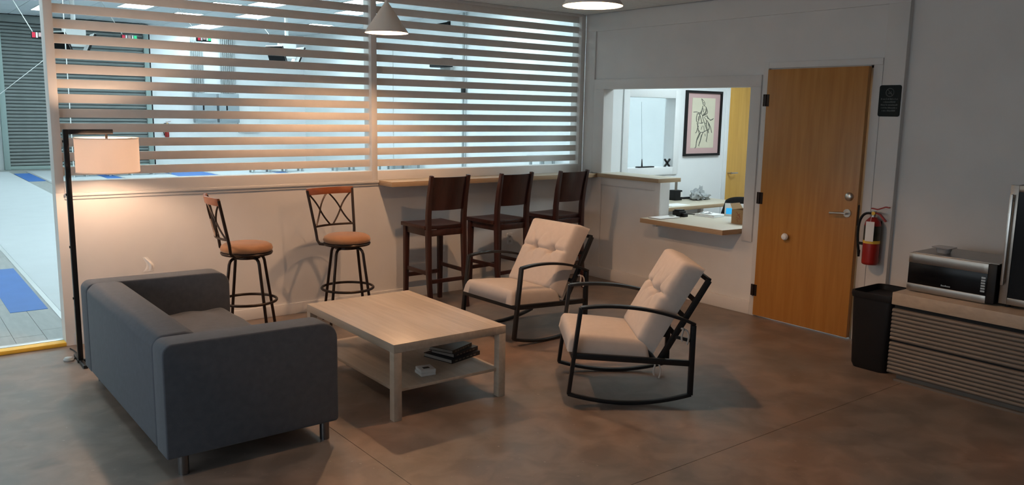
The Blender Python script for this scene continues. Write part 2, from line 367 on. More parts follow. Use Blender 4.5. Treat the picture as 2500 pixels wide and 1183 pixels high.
for i in range(14):
    for j in range(9):
        x1 = HX-.01-i*TX; y1 = HY-.01-j*TY
        B().box(x1-TX+.012, x1, y1-TY+.012, y1, HZ, HZ+.012).done('tile', M['hallceil'], hc)
for k, (x, y) in enumerate(LIGHTS):
    t = thing('ceiling_light', 'white rectangular LED panel light in the hall ceiling beyond the slatted screen', 'light', (x+.31, y+.6, HZ), 0, 'LED panels in the hall ceiling')
    B().box(-.30, .30, -.60, .60, -.006, -.001).done('diffuser', M['led'], t)
    f = B(); f.box(-.315, -.30, -.615, .615, -.012, 0); f.box(.30, .315, -.615, .615, -.012, 0); f.box(-.30, .30, -.615, -.60, -.012, 0); f.box(-.30, .30, .60, .615, -.012, 0)
    f.done('frame', M['grid'], t)
# roller shutter
sh = thing('roller_shutter', 'tall grey corrugated roller shutter door on the far hall wall', 'shutter', (-1.59, HY, HF))
b = B(); b.box(-1.82, -1.69, -.16, 0, 0, 3.86); b.done('guide_rail', M['teal'], sh, .004)
b = B(); b.box(1.69, 1.82, -.16, 0, 0, 3.86); b.done('guide_rail', M['teal'], sh, .004)
b = B(); b.box(1.82, 1.87, -.10, 0, 0, 3.86); b.done('edge_strip', M['blackplastic'], sh)
B().box(-1.82, 1.82, -.22, 0, 3.72, 3.90).done('hood', M['shutter'], sh, .01)
B().box(-1.69, 1.69, -.10, -.04, 0, .09).done('bottom_bar', M['teal'], sh, .005)
sl = None
for k in range(41):
    z = .095+k*.0885
    if sl is None:
        p = [(-.060, 0), (-.085, .012), (-.092, .040), (-.085, .070), (-.060, .080)]
        b = B(); b.rings([[(x, yy, zz) for yy, zz in p] for x in (-1.69, 1.69)]); sl = b.done('slat', M['shutter'], sh, smooth=True, ang=60)
        o = sl
    else:
        o = sl.copy(); C.objects.link(o); o.parent = sh
    o.location = (0, 0, z)
B().box(-1.69, 1.69, -.062, -.05, .09, 3.72).done('backing', M['gap'], sh)
# electrical cabinets with conduits
for x0, x1, lab in ((1.40, 2.02, 'pale grey electrical cabinet on the far hall wall, the one nearer the roller shutter'), (2.09, 2.68, 'pale grey electrical cabinet on the far hall wall beside the white board')):
    t = thing('electrical_cabinet', lab, 'cabinet', ((x0+x1)/2, HY-.006, 1.27)); h = (x1-x0)/2
    B().box(-h, h, -.22, 0, 0, .84).done('body', M['panelgrey'], t, .008)
    B().box(-h+.03, h-.03, -.235, -.22, .04, .80).done('door', M['panelgrey'], t, .004)
    B().box(-.10, -.06, -.26, -.235, .36, .50).done('handle', M['blackplastic'], t, .004)
for x0, n, lab in ((1.42, 6, 'bank of six grey metal conduits above the electrical cabinet nearer the shutter'), (2.22, 8, 'bank of eight grey metal conduits above the electrical cabinet nearer the white board')):
    t = thing('conduit_bank', lab, 'conduits', (x0, HY-.068, 2.11))
    for k in range(n): B().cyl((k*.058, 0, .02), (k*.058, 0, 1.62), .020, n=8).done('conduit', M['pipe'], t, smooth=True)
    B().box(-.05, n*.058, -.02, .06, .55, .58).done('strut', M['pipe'], t)
t = thing('white_board', 'white rectangular board on the far hall wall beside the electrical cabinets', 'board', (3.03, HY-.006, .98))
B().box(-.33, .33, -.05, 0, 0, .95).done('panel', M['paper'], t, .006); B().box(-.33, .33, -.08, -.05, 0, .03).done('ledge', M['grid'], t)
# pipes and fittings on the right hall wall
for y, r, lab in ((9.32, .022, 'thicker'), (9.20, .014, 'thinner')):
    tag(B().cyl((HX-.03, y, HF), (HX-.03, y, HZ), r, n=8).done('wall_pipe', M['pipe'], smooth=True), lab+' of two grey vertical pipes running up the right hall wall', 'pipe')
tag(B().cyl((HX-.015, 12.58, HF), (HX-.015, 12.58, HZ-.6), .01, n=8).done('wall_cable', M['grid'], smooth=True), 'faint pale vertical cable on the right hall wall', 'cable')
t = thing('wall_projector', 'black box shaped projector on a white wall bracket in the hall', 'projector', (HX, 10.0, 2.60))
B().box(-.36, -.08, -.34, .26, .14, .34).done('body', M['blackplastic'], t, .02); B().box(-.08, 0, -.22, .22, 0, .36).done('bracket', M['grid'], t, .01); B().box(-.5, 0, -.30, .1, -.02, .03).done('shelf', M['grid'], t, .005)
t = thing('security_camera', 'small black security camera high on the right hall wall', 'camera', (HX, 9.95, 3.66))
B().box(-.03, 0, -.05, .05, 0, .14).done('mount', M['blackplastic'], t); B().cyl((-.30, .05, .02), (-.04, 0, .08), .05, n=12).done('body', M['blackplastic'], t, smooth=True)
t = thing('wall_switch', 'small dark switch box on the right hall wall pipe', 'switch', (HX-.05, 9.25, 2.12)); B().box(-.05, .04, -.06, .06, 0, .20).done('box', M['blackplastic'], t, .006)
# scoring boxes hung over the pistes
for x, y, z, lab in ((.147, 13, 3.20, 'scoring box with red and green lights hanging before the electrical cabinets'), (-1.45, 13, 3.10, 'scoring box with red and green lights hanging before the roller shutter'), (-3.15, 13, 3.04, 'scoring box with red light seen past the screen end post'), (1.87, 13, 3.28, 'scoring box with red and green lights beside the drop pole')):
    x, y, z = -6.04+(x+6.04)*.9488, 12, 1.743+(z-1.743)*.9488
    t = thing('scoring_box', lab, 'scoring box', (x, y, z))
    B().box(-.15, .15, -.05, .05, 0, .13).done('body', M['blackplastic'], t, .01)
    B().box(-.14, -.085, -.06, -.05, .02, .12).done('red_lamp', M['redlight'], t); B().box(.085, .14, -.06, -.05, .02, .12).done('green_lamp', M['green'], t)
    B().box(-.075, -.045, -.06, -.05, .02, .12).done('white_lamp', M['paper'], t); B().box(.045, .075, -.06, -.05, .02, .12).done('white_lamp', M['paper'], t); B().box(-.03, .03, -.056, -.05, .04, .12).done('display', M['pink'], t)
    B().cyl((-.12, 0, .13), (-.5, .3, HZ-z), .008, n=6).done('hanger', M['grid'], t)
# monitors on drop poles
for x, y, lab, plab in ((2.14, 13, 'drop pole with two tilted black monitors in front of the white board', ''), (-2.52, 13, 'drop pole with two tilted black monitors in front of the roller shutter', '')):
    t = thing('monitor_mount', lab, 'monitor', (x, y, HZ))
    B().cyl((0, 0, -.95), (0, 0, 0), .045, n=12).done('pole', M['paper'], t, smooth=True)
    B().box(-.22, .22, -.05, .05, -1.02, -.60).done('bracket', M['paper'], t, .01)
    for s, yw in ((-1, 32), (1, 0)):
        mo = B().box(-.02, .02, -.24, .24, -.26, .26).done('monitor', M['paper'], t, .008)
        mo.location = (s*.26, 0, -.98); mo.rotation_euler = (0, R(s*24), R(yw))
        B().box(s*.023-.004, s*.023+.004, -.235, .235, -.25, .25).done('screen', M['glassblack'], mo)
        B().box(-.019, .019, -.246, -.24, -.25, .25).done('edge', M['blackplastic'], mo)
# diagonal guy wires
tag(B().cyl((-4.3, 16.5, 1.3), (-2.1, 16.5, 3.2), .007, n=5).done('guy_wire', M['paper']), 'thin white diagonal cord in front of the roller shutter', 'cord')
tag(B().cyl((-3.55, 8, HF+.012), (-3.55, 8, HZ), .008, n=6).done('hanging_cord', M['paper']), 'thin white vertical cord just inside the screen end post', 'cord')
# low benches: legs show under the lowest slat
def bench(pts, half, seat, th, lab, along):
    t = thing('low_bench', lab, 'bench', (*pts[0], HF+.013)); n = len(pts)
    ex = pts[-1][0]-pts[0][0]; ey = pts[-1][1]-pts[0][1]
    if along == 'x': B().box(-.12, ex+.12, -.02, half*2+.02, seat, seat+th).done('seat', M['piste'], t, .01)
    else: B().box(-.02, half*2+.02, min(0, ey)-.12, max(0, ey)+.12, seat, seat+th).done('seat', M['piste'], t, .01)
    for x, y in pts:
        for o in (0, half*2):
            a, c = (x-pts[0][0], y-pts[0][1]); a, c = (a, c+o) if along == 'x' else (a+o, c)
            B().box(a-.025, a+.025, c-.02, c+.02, 0, seat).done('leg', M['pipe'], t)
bench([(x, 15.0) for x in (-2.54, -2.08, -1.57, -1.08, -.58, -.18)], .13, .17, .06, 'low white bench with grey legs before the roller shutter', 'x')
bench([(x, 14.5) for x in (1.78, 2.23, 2.66, 3.11)], .13, .17, .06, 'low white bench with grey legs before the electrical cabinets', 'x')
bench([(x, 14.2) for x in (3.99, 4.50)], .13, .19, .06, 'short white bench with grey legs in the hall corner', 'x')
bench([(4.50, y) for y in (12.7, 11.95, 11.16)], .13, .36, .06, 'white bench with grey legs against the right hall wall', 'y')
bench([(4.45, y) for y in (6.33, 6.0)], .16, .79, .05, 'small tall white bench against the right hall wall', 'y')

# ================================================================== OFFICE behind the service window
ob = B()
for x0, x1, z0, z1 in ((T, .684, 0, CZ), (.684, 1.45, 0, 1.128), (.684, 1.45, 1.93, CZ), (1.45, 2.47, 0, CZ), (2.47, 3.40, 2.14, CZ), (3.40, 4.0, 0, CZ)): ob.box(x0, x1, 0, .14, z0, z1)
struct(ob.done('wall_office_back', M['white']))
struct(B().box(3.9, 4.0, -3.45, 0, 0, CZ).done('wall_office_right', M['white']))
struct(B().box(.19, 4.0, -3.6, -3.45, 0, CZ).done('wall_office_front', M['white']))
struct(B().box(T-.09, 4.0, -3.6, .14, CZ, CZ+.08).done('ceiling_office', M['white']))
for x0, x1, z0, z1 in ((.594, .684, 1.04, 2.02), (1.45, 1.54, 1.04, 2.02), (.684, 1.45, 1.93, 2.02), (.684, 1.45, 1.04, 1.128)):
    tn[0] += 1; struct(B().box(x0, x1, -.018, 0, z0, z1).done('trim_%d' % tn[0], M['white'], bevel=.002))
for x0, x1, z1 in ((2.40, 2.47, 2.2), (3.40, 3.47, 2.2)):
    tn[0] += 1; struct(B().box(x0, x1, -.016, 0, 0, z1).done('trim_%d' % tn[0], M['white'], bevel=.002))
d2 = struct(tag(B().box(2.475, 3.395, .012, .055, .01, 2.135).done('door_2', M['door2'], bevel=.002), 'golden wooden door inside the lit office'))
hnd = B(); hnd.cyl((2.54, .012, 1.02), (2.54, -.05, 1.02), .012, n=10); hnd.cyl((2.54, -.05, 1.02), (2.66, -.05, 1.02), .009, n=10); hnd.done('handle', M['nickel'], d2, smooth=True)
t = thing('office_ceiling_light', 'rectangular LED panel in the office ceiling', 'light', (1.5, -1.6, CZ))
B().box(-.60, .60, -.60, .60, -.008, -.002).done('diffuser', M['led2'], t)
f = B(); f.box(-.62, -.60, -.62, .62, -.014, 0); f.box(.60, .62, -.62, .62, -.014, 0); f.box(-.6, .6, -.62, -.60, -.014, 0); f.box(-.6, .6, .60, .62, -.014, 0); f.done('frame', M['grid'], t)
# counters
bar = thing('bar_counter', 'plywood bar top along the slatted screen above the dark wooden stools', 'counter', (0, 0, 1.072))
B().box(-2.482, 0, -.25, 0, 0, .043).done('worktop', M['ply'], bar, .002)
lg = thing('ledge_counter', 'short plywood ledge at the service window, higher than the wide one', 'counter', (0, 0, 1.08))
B().box(-.03, .30, -1.13, -.27, 0, .04).done('worktop', M['ply'], lg, .002)
sc = thing('service_counter', 'wide plywood counter jutting from the service window under the papers', 'counter', (0, 0, .705))
B().prism([(-.235, -1.10), (-.235, -2.08), (.018, -2.10), (.75, -2.10), (.75, -1.132), (.0, -1.132), (.0, -1.10)], 0, .045).done('worktop', M['ply'], sc, .002)
B().box(-.16, 0, -1.24, -1.20, -.03, 0).done('bracket', M['trim'], sc)
# desk in the office
t = thing('office_desk', 'pale plywood desk standing along the office back wall', 'desk', (1.2, -.33, 0))
B().box(-.85, .82, -.29, .315, .70, .74).done('desktop', M['ply'], t, .002)
for x in (-.80, .72):
    for y in (-.26, .24): B().box(x, x+.05, y, y+.05, 0, .70).done('leg', M['trim'], t)
DZ = .74
# crumpled bag
def bagf(u, v):
    th = u*2*math.pi; ph = v*math.pi
    r = 1+.30*math.sin(3*th+2*ph)*math.sin(ph)+.20*math.sin(7*th-3*ph+1)+.14*math.sin(11*th+9*ph)
    return (1.71+.125*r*math.sin(ph)*math.cos(th), -.22+.08*r*math.sin(ph)*math.sin(th), DZ+max(.001, (.045+.016*math.sin(2*th))-.055*math.cos(ph)*r*(1+.5*math.sin(2*th+1))+.016*math.sin(5*th)))
tag(B().surf(bagf, 40, 18).done('plastic_bag', M['bag'], smooth=True, ang=50), 'crumpled grey plastic bag lying on the office desk', 'bag')
t = thing('pen_holder', 'black desk holder with a tall grey card beside the ledge end', 'holder', (1.43, -.10, DZ))
B().box(-.06, .06, -.05, .05, 0, .12).done('cup', M['blackplastic'], t, .004); B().box(-.05, -.01, -.03, -.024, .12, .24).done('card', M['taupe'], t); B().box(.03, .061, -.052, -.05, .04, .10).done('label', M['paper'], t)
tag(B().box(.86, 1.16, -.55, -.36, DZ, DZ+.004).done('paper_sheet', M['paper']), 'white paper sheet lying on the office desk', 'paper')
tag(B().box(1.60, 1.80, -.08, -.03, DZ, DZ+.02).done('remote', M['blackplastic'], bevel=.004), 'flat dark gadget behind the grey plastic bag', 'gadget')
# window sill things
t = thing('microphone_stand', 'black desk stand with thin rod on the inner office window sill', 'stand', (1.0, .03, 1.128))
B().box(-.11, .15, -.03, .03, 0, .014).done('base', M['blackplastic'], t, .004); B().cyl((-.03, 0, .014), (-.035, 0, .10), .010, .004, n=8).done('post', M['blackplastic'], t); B().cyl((-.035, 0, .10), (-.06, .02, .75), .002, n=5).done('rod', M['pipe'], t)
t = thing('cable_clip', 'small black x shaped stand on the inner office window sill', 'stand', (1.40, .03, 1.128))
B().bar([(-.045, 0, 0), (.045, 0, .09)], .02, .016).done('arm', M['blackplastic'], t); B().bar([(.045, .0, 0), (-.045, 0, .09)], .02, .016).done('arm', M['blackplastic'], t)
# service counter things  (top z=.75)
SZ = .75
t = thing('clipboard', 'white sheets on a clipboard at the end of the service counter', 'clipboard', (-.02, -1.222, SZ), R(-2))
B().box(-.145, .145, -.078, .078, 0, .004).done('board', M['taupe'], t); B().box(-.141, .141, -.075, .075, .004, .008).done('paper', M['paper'], t); B().box(.09, .13, -.03, .03, .008, .02).done('clip', M['nickel'], t, .003)
t = thing('stamp_device', 'small black ticket printer standing by the clipboard', 'device', (.20, -1.215, SZ))
B().box(-.05, .05, -.045, .045, 0, .055).done('body', M['blackplastic'], t, .006); B().box(-.02, .04, -.08, -.045, 0, .035).done('front', M['blackplastic'], t, .004); B().box(-.045, .045, -.03, .03, .055, .068).done('cover', M['glassblack'], t, .004)
t = thing('pen', 'thin dark pen on the service counter beyond the black printer', 'pen', (.40, -1.19, SZ), R(-50)); B().cyl((-.05, 0, .006), (.05, 0, .006), .005, n=8).done('barrel', M['blackplastic'], t, smooth=True)
t = thing('paper_bundle', 'loose bundle of white papers lying mid service counter', 'papers', (.46, -1.37, SZ), R(6))
for k in range(3): B().box(-.09+.01*k, .09+.012*k, -.12+.008*k, .12-.01*k, .009*k, .009*k+.007).done('sheet', M['paper'], t, .002)
B().surf(lambda u, v: (-.05+.11*u, -.02+.10*v, .027+.014*math.sin(6*u+9*v)*math.sin(math.pi*u)+.008), 12, 12).done('sleeve', M['clear'], t, smooth=True)
t = thing('cardboard_box', 'open brown cardboard box with red handwriting on the service counter', 'box', (.325, -1.885, SZ), R(0))
b = B(); b.box(-.085, .085, -.075, -.071, 0, .13); b.box(-.085, .085, .071, .075, 0, .13); b.box(-.085, -.081, -.071, .071, 0, .13); b.box(.081, .085, -.071, .071, 0, .13); b.box(-.081, .081, -.071, .071, 0, .004); b.done('carton', M['card'], t)
B().quad([(-.085, -.075, .13), (-.085, .075, .13), (-.06, .075, .125), (-.06, -.075, .125)]).done('flap', M['card'], t)
B().quad([(.085, -.075, .13), (.085, .075, .13), (.10, .07, .20), (.10, -.07, .20)]).done('flap', M['card'], t)
B().quad([(-.08, .075, .13), (.08, .075, .13), (.075, .11, .18), (-.07, .11, .18)]).done('flap', M['card'], t)
b = B()
for st in ([(0.02, .11), (0.0, .085), (.015, .07)], [(-.02, .10), (-.01, .085), (-.025, .075), (-.01, .065)], [(.02, .06), (-.02, .05), (.015, .04)], [(.01, .035), (0, .02)], [(-.02, .045), (-.03, .06)], [(.0, .09), (-.02, .06)]):
    b.tube([(-.0862, y, z) for y, z in st], .0016, 5)
b.done('handwriting', M['red'], t)
# office chair and tablet
t = thing('office_chair', 'black mesh office chair standing behind the service counter', 'chair', (1.27, -1.215, 0), R(35))
def chback(u, v):
    a = (u-.5)*2; return (-.22-.05*(1-a*a)+.0*v, .25*a*(1-.18*max(0, v-.6)/.4), .47+.44*v*(1-.10*abs(a)**4))
B().surf(chback, 16, 12).done('backrest', M['blackplastic'], t, smooth=True).modifiers.new('s', 'SOLIDIFY').thickness = .03
B().box(-.23, .25, -.25, .25, .42, .50).done('seat', M['blackplastic'], t, .03, 3); B().cyl((0, 0, .09), (0, 0, .42), .03).done('column', M['blackplastic'], t, smooth=True)
for k in range(5):
    a = 2*math.pi*k/5; B().bar([(0, 0, .09), (.28*math.cos(a), .28*math.sin(a), .05)], .04, .04, (-math.sin(a), math.cos(a), 0)).done('base_leg', M['blackplastic'], t)
    B().cyl((.28*math.cos(a)-.015, .28*math.sin(a), .025), (.28*math.cos(a)+.015, .28*math.sin(a), .025), .025, n=10).done('caster', M['blackplastic'], t)
t = thing('tablet', 'white tablet with blue screen leaning behind the cardboard box', 'tablet', (.68, -1.505, SZ), R(-55))
tb = B().box(-.09, .09, -.005, .005, 0, .13).done('body', M['paper'], t, .003); tb.rotation_euler = (R(-14), 0, 0)
B().box(-.075, .075, -.0065, -.005, .02, .08).done('screen', M['screen'], tb)
# framed sketch
t = thing('framed_sketch', 'black framed sketch of a rider on horseback with pink mat', 'picture', (1.97, 0, 1.25))
pw, ph = .335, .78
b = B(); fwid = .028
b.box(-pw, -pw+fwid, -.03, 0, 0, ph); b.box(pw-fwid, pw, -.03, 0, 0, ph); b.box(-pw+fwid, pw-fwid, -.03, 0, 0, fwid); b.box(-pw+fwid, pw-fwid, -.03, 0, ph-fwid, ph); b.done('frame', M['blackplastic'], t)
B().box(-pw+fwid, pw-fwid, -.010, 0, fwid, ph-fwid).done('mat_board', M['pink'], t)
px0, px1, pz0, pz1 = -.215, .215, .095, .695
B().box(px0, px1, -.012, -.010, pz0, pz1).done('paper', M['cream'], t)
# strokes in zoom pixels (paper corners ~ (300,228),(628,232),(578,972),(255,975)) -> local
def sk(px, py):
    v = (py-230)/743; xl = 300-45*v; xr = 628-50*v
    return (px0+(px1-px0)*(px-xl)/(xr-xl), -.0125, pz1-(pz1-pz0)*v)
ST = [[(425,240),(432,280),(440,300),(468,290),(450,265),(425,240)],[(440,300),(445,330),(462,345),(470,300)],[(440,345),(425,400),(415,455),(430,490)],[(462,345),(485,360),(490,420),(470,460),(430,490)],[(485,360),(505,430),(495,460),(440,490)],[(440,380),(445,440)],[(415,420),(400,470)],
 [(305,440),(350,435),(375,445),(400,450)],[(360,460),(345,520),(345,575),(360,590),(375,570)],[(375,445),(400,490),(415,560),(420,600)],[(360,460),(395,470),(385,530),(375,570)],[(430,490),(440,540),(460,600),(480,605)],[(470,500),(500,490),(505,530)],[(505,510),(545,560),(590,530)],[(510,530),(550,555),(575,545)],
 [(455,510),(490,560),(485,640),(500,690)],[(460,600),(475,650),(490,700)],[(370,590),(360,640),(370,700),(400,740)],[(385,600),(420,605),(440,590)],[(400,740),(440,735),(500,700),(515,690)],[(370,640),(345,730),(330,750)],[(370,700),(380,750)],[(400,740),(380,790),(345,860),(330,960),(318,972)],[(385,750),(350,830),(338,890)],
 [(440,735),(410,790),(395,860),(370,940),(380,945)],[(425,760),(405,830),(385,900)],[(500,700),(495,790),(480,870),(488,885)],[(510,700),(515,750)],[(520,600),(545,660),(560,745)],[(510,590),(530,640),(520,700)],[(465,760),(470,800)],[(495,560),(520,600),(515,650)],[(350,600),(375,660)],[(430,640),(410,700)],[(450,640),(455,720)],[(380,500),(370,560)],[(478,440),(440,470)],[(470,390),(480,440)]]
b = B()
for s in ST: b.tube([sk(*q) for q in s], .0032, 4)
for s in ST[:30]: b.tube([sk(q[0]+5, q[1]+4) for q in s], .0016, 4)
b.done('drawing', M['ink'], t)

# ================================================================== WALL FITTINGS IN THE LOUNGE
dr = struct(tag(bpy.data.objects.new('door_1', None), 'amber birch door with lever handle and deadbolt')); C.objects.link(dr)
dr.location = (.012, -2.298, .014); dr.rotation_euler = (0, 0, R(-1.6))
B().box(-.044, 0, -.905, -.002, 0, 2.115).done('panel', M['door'], dr, .002)
for z in (.22, 1.03, 1.86):
    b = B(); b.cyl((-.050, .004, z-.05), (-.050, .004, z+.05), .009, n=10); b.box(-.047, -.040, -.03, .03, z-.05, z+.05); b.done('hinge', M['bronze'], dr)
lv = B(); lv.cyl((-.044, -.83, .99), (-.056, -.83, .99), .032, n=24); lv.cyl((-.05, -.83, .99), (-.095, -.83, .99), .011, n=12); lv.done('lever_rose', M['nickel'], dr, smooth=True)
B().tube([(-.09, -.83, .99), (-.095, -.81, .99), (-.095, -.74, .985), (-.093, -.705, .982)], .010, 10).done('lever_handle', M['nickel'], dr, smooth=True)
b = B(); b.lathe([(.034, 0), (.034, .012), (.026, .022), (.012, .026)], n=24); k = b.done('deadbolt', M['nickel'], dr, smooth=True); k.rotation_euler = (0, R(-90), 0); k.location = (-.044, -.835, 1.12)
b = B(); b.lathe([(.012, 0), (.012, .012), (.026, .022), (.030, .036), (.022, .052), (.004, .058)], n=24); k = b.done('door_bumper', M['paper'], dr, smooth=True); k.rotation_euler = (0, R(-90), 0); k.location = (-.044, -.30, .735)
B().box(-.03, -.01, -.909, -.905, .90, 1.06).done('latch_plate', M['bronze'], dr)
# wall sign
t = thing('wall_sign', 'dark green plaque with ring emblem and grey lettering beside the door', 'sign', (0, -3.357, 1.755))
def rrect(y0, y1, z0, z1, r, n=6):
    out = []
    for cy, cz, a0 in ((y1-r, z1-r, 0), (y0+r, z1-r, 90), (y0+r, z0+r, 180), (y1-r, z0+r, 270)):
        for i in range(n+1): a = R(a0+90*i/n); out.append((cy+r*math.cos(a), cz+r*math.sin(a)))
    return out
B().prism(rrect(-.083, .083, 0, .232, .016), -.008, 0, 'x').done('plaque', M['sign'], t)
B().tube([(-.0085, .0+.030*math.cos(a), .178+.030*math.sin(a)) for a in [2*math.pi*i/28 for i in range(28)]], .0028, 6, True).done('emblem_ring', M['signtext'], t)
b = B(); b.tube([(-.0085, .018, .198), (-.0085, -.018, .160)], .0022, 6); b.tube([(-.0085, .012, .172), (-.0085, -.014, .172)], .0035, 6); b.tube([(-.0085, -.005, .178), (-.0085, -.012, .188)], .002, 6); b.done('emblem', M['signtext'], t)
for k, (half, words) in enumerate(((.066, 4), (.046, 2), (.064, 3), (.060, 3), (.052, 2))):   # five lines too blurred to read
    b = B(); z = .128-k*.0215; y = half; rng = random.Random(k+3)
    while y > -half:
        wd = rng.uniform(.003, .006); hh = rng.choice((.0085, .0085, .0115))
        b.box(-.0092, -.008, y-wd, y, z-.004, z-.004+hh); y -= wd+rng.choice((.0018, .0018, .0018, .006))
    b.done('lettering', M['signtext'], t)
# fire extinguishers
def extinguisher(loc, rz, label):
    t = thing('fire_extinguisher', label, 'extinguisher', loc, rz)
    B().lathe([(.050, 0), (.058, .006), (.060, .02), (.060, .30), (.052, .335), (.030, .358), (.022, .365)], n=28).done('cylinder', M['red'], t, smooth=True, ang=60)
    B().lathe([(.0605, .165), (.0607, .165), (.0607, .30), (.0605, .30)], n=28, closed=True).done('label_sleeve', M['book2'], t)
    B().lathe([(.0609, .165), (.0612, .165), (.0612, .188), (.0609, .188)], n=28, closed=True).done('label_band', M['yellow'], t)
    B().cyl((0, 0, .36), (0, 0, .41), .020, n=14).done('valve', M['nickel'], t, smooth=True)
    B().bar([(.02, 0, .43), (-.03, 0, .425), (-.09, 0, .45), (-.12, 0, .447)], .022, .008).done('lever', M['red'], t)
    B().bar([(.01, 0, .405), (-.05, 0, .39), (-.10, 0, .34)], .022, .010).done('carry_handle', M['red'], t)
    B().cyl((-.012, .024, .395), (-.012, .032, .395), .014, n=14).done('gauge', M['yellow'], t)
    B().tube(bez((.02, 0, .39), (.13, .01, .41), (.115, .02, .22), (.085, .02, .09), 16), .010, 8).done('hose', M['blackplastic'], t, smooth=True)
    B().cyl((.085, .02, .10), (.083, .02, .05), .012, .009, n=10).done('nozzle', M['blackplastic'], t)
    B().box(.05, .095, .012, .028, .145, .165).done('hose_clip', M['blackplastic'], t)
    tg = B().box(-.030, .030, 0, .0015, 0, .15).done('inspection_tag', M['paper'], t); tg.location = (-.014, .0665, .185); tg.rotation_euler = (0, 0, R(14))
    B().tube([(-.014, .066, .33), (-.008, .045, .372), (0, .022, .385)], .0015, 5).done('tag_string', M['paper'], t)
    B().box(-.03, .03, -.075, -.058, .05, .33).done('wall_bracket', M['blackplastic'], t)
    return t
extinguisher((-.075, -3.350, .635), R(90), 'red fire extinguisher with white tag on the wall beside the amber door')
extinguisher((.62, HY-.09, .85), R(180), 'small red fire extinguisher on the far hall wall')
# outlets
for x, lab in ((-1.80, 'white wall outlet under the bar behind the stool nearest the metal stools'), (-.975, 'white wall outlet under the bar behind the middle wooden stool')):
    t = thing('wall_outlet', lab, 'outlet', (x, 0, .40)); B().prism(rrect(-.036, .036, 0, .116, .006), -.006, 0, 'y').done('plate', M['paper'], t)
    for z in (.035, .082):
        B().box(-.016, .016, -.008, -.006, z-.014, z+.014).done('socket', M['trim'], t)
        B().box(-.008, -.005, -.0085, -.008, z-.006, z+.006).done('slot', M['gap'], t); B().box(.005, .008, -.0085, -.008, z-.006, z+.006).done('slot', M['gap'], t)
tag(B().surf(lambda u, v: (-4.454+.035*(u-.5)*2*(1-.5*v)+.02*math.sin(4*v)-.01, -.002-.006*math.sin(math.pi*u)*math.sin(math.pi*v)*(1+math.sin(9*u+5*v)), .49+.115*v), 12, 14).done('peeled_paint', M['paper'], smooth=True), 'white torn paint patch on the low wall above the sofa arm', 'paint patch')

# ================================================================== PENDANTS AND FLOOR LAMP
def pendant(x, y, z, r, h, label):
    t = thing('pendant_lamp', label, 'lamp', (x, y, z)); k = r/.18
    prof = [(r, 0), (r*.97, .012), (.022*k, h), (.012*k, h+.012), (.008*k, h+.006), (.018*k, h-.010), (r*.95, .012), (r*.985, 0)]
    B().lathe(prof, n=48, closed=True).done('cone_shade', M['conewhite'], t, smooth=True, ang=35)
    B().cyl((0, 0, h), (0, 0, h+.05), .014, n=12).done('cord_grip', M['conewhite'], t)
    B().cyl((0, 0, h+.04), (0, 0, CZ-z), .004, n=6).done('cord', M['paper'], t)
    B().lathe([(.055, 0), (.055, -.018), (.02, -.028)], (0, 0, CZ-z), n=24).done('ceiling_canopy', M['conewhite'], t, smooth=True)
    B().cyl((0, 0, h*.62), (0, 0, h-.01), .018, n=12).done('socket', M['trim'], t)
    B().lathe([(.004, h*.30), (.022, h*.34), (.030, h*.44), (.022, h*.56), (.015, h*.62)], n=16).done('bulb', M['bulb'], t, smooth=True)
    return t
pendant(-2.90, -.92, 2.312, .164, .215, 'cone pendant lamp hanging near the slatted screen')
pendant(-2.64, -2.90, 2.362, .178, .233, 'cone pendant lamp hanging over the rocking chairs')
t = thing('floor_lamp', 'black angled floor lamp with drum shade behind the grey sofa', 'lamp', (-5.04, -.48, 0))
b = B(); b.box(-.02, .26, -.014, .014, 0, .022); b.box(-.014, .014, -.17, .17, 0, .022); b.done('base', M['blackmetal'], t, .003)
B().box(-.016, .016, -.016, .016, .02, 1.578).done('pole', M['blackmetal'], t, .003)
for z in (.45, .80, 1.15, 1.50): B().cyl((-.016, 0, z), (-.022, 0, z), .008, n=10).done('screw', M['blackmetal'], t)
B().box(.016, .285, -.016, .016, 1.546, 1.578).done('arm', M['blackmetal'], t, .003)
B().cyl((.245, 0, 1.42), (.245, 0, 1.546), .008, n=10).done('stem', M['bronze'], t)
SR = .197
B().lathe([(SR, 1.292), (SR, 1.520), (SR-.0015, 1.520), (SR-.0015, 1.292)], (.245, 0, 0), n=48, closed=True).done('drum_shade', M['shade'], t, smooth=True, ang=30)
for z in (1.292, 1.520): B().tube([(.245+SR*math.cos(a), SR*math.sin(a), z) for a in [2*math.pi*i/48 for i in range(48)]], .0035, 6, True).done('shade_rim', M['shade'], t, smooth=True)
b = B()
for k in range(3): a = 2*math.pi*k/3+.4; b.cyl((.245, 0, 1.50), (.245+SR*math.cos(a), SR*math.sin(a), 1.516), .002, n=6)
b.done('spider', M['blackmetal'], t)
B().lathe([(.004, 1.345), (.022, 1.352), (.03, 1.375), (.022, 1.40), (.014, 1.425)], (.245, 0, 0), n=16).done('bulb', M['bulb2'], t, smooth=True)
t2 = thing('cable_switch', 'grey inline foot switch and cord at the floor lamp base', 'switch', (-5.10, -.40, 0))
B().lathe([(.032, 0), (.034, .012), (.024, .026), (.006, .030)], n=20).done('pedal', M['pipe'], t2, smooth=True)
B().tube(bez((.02, 0, .006), (.06, .03, .006), (.10, .12, .006), (.06, .30, .006), 10), .004, 6).done('cord', M['blackplastic'], t2)

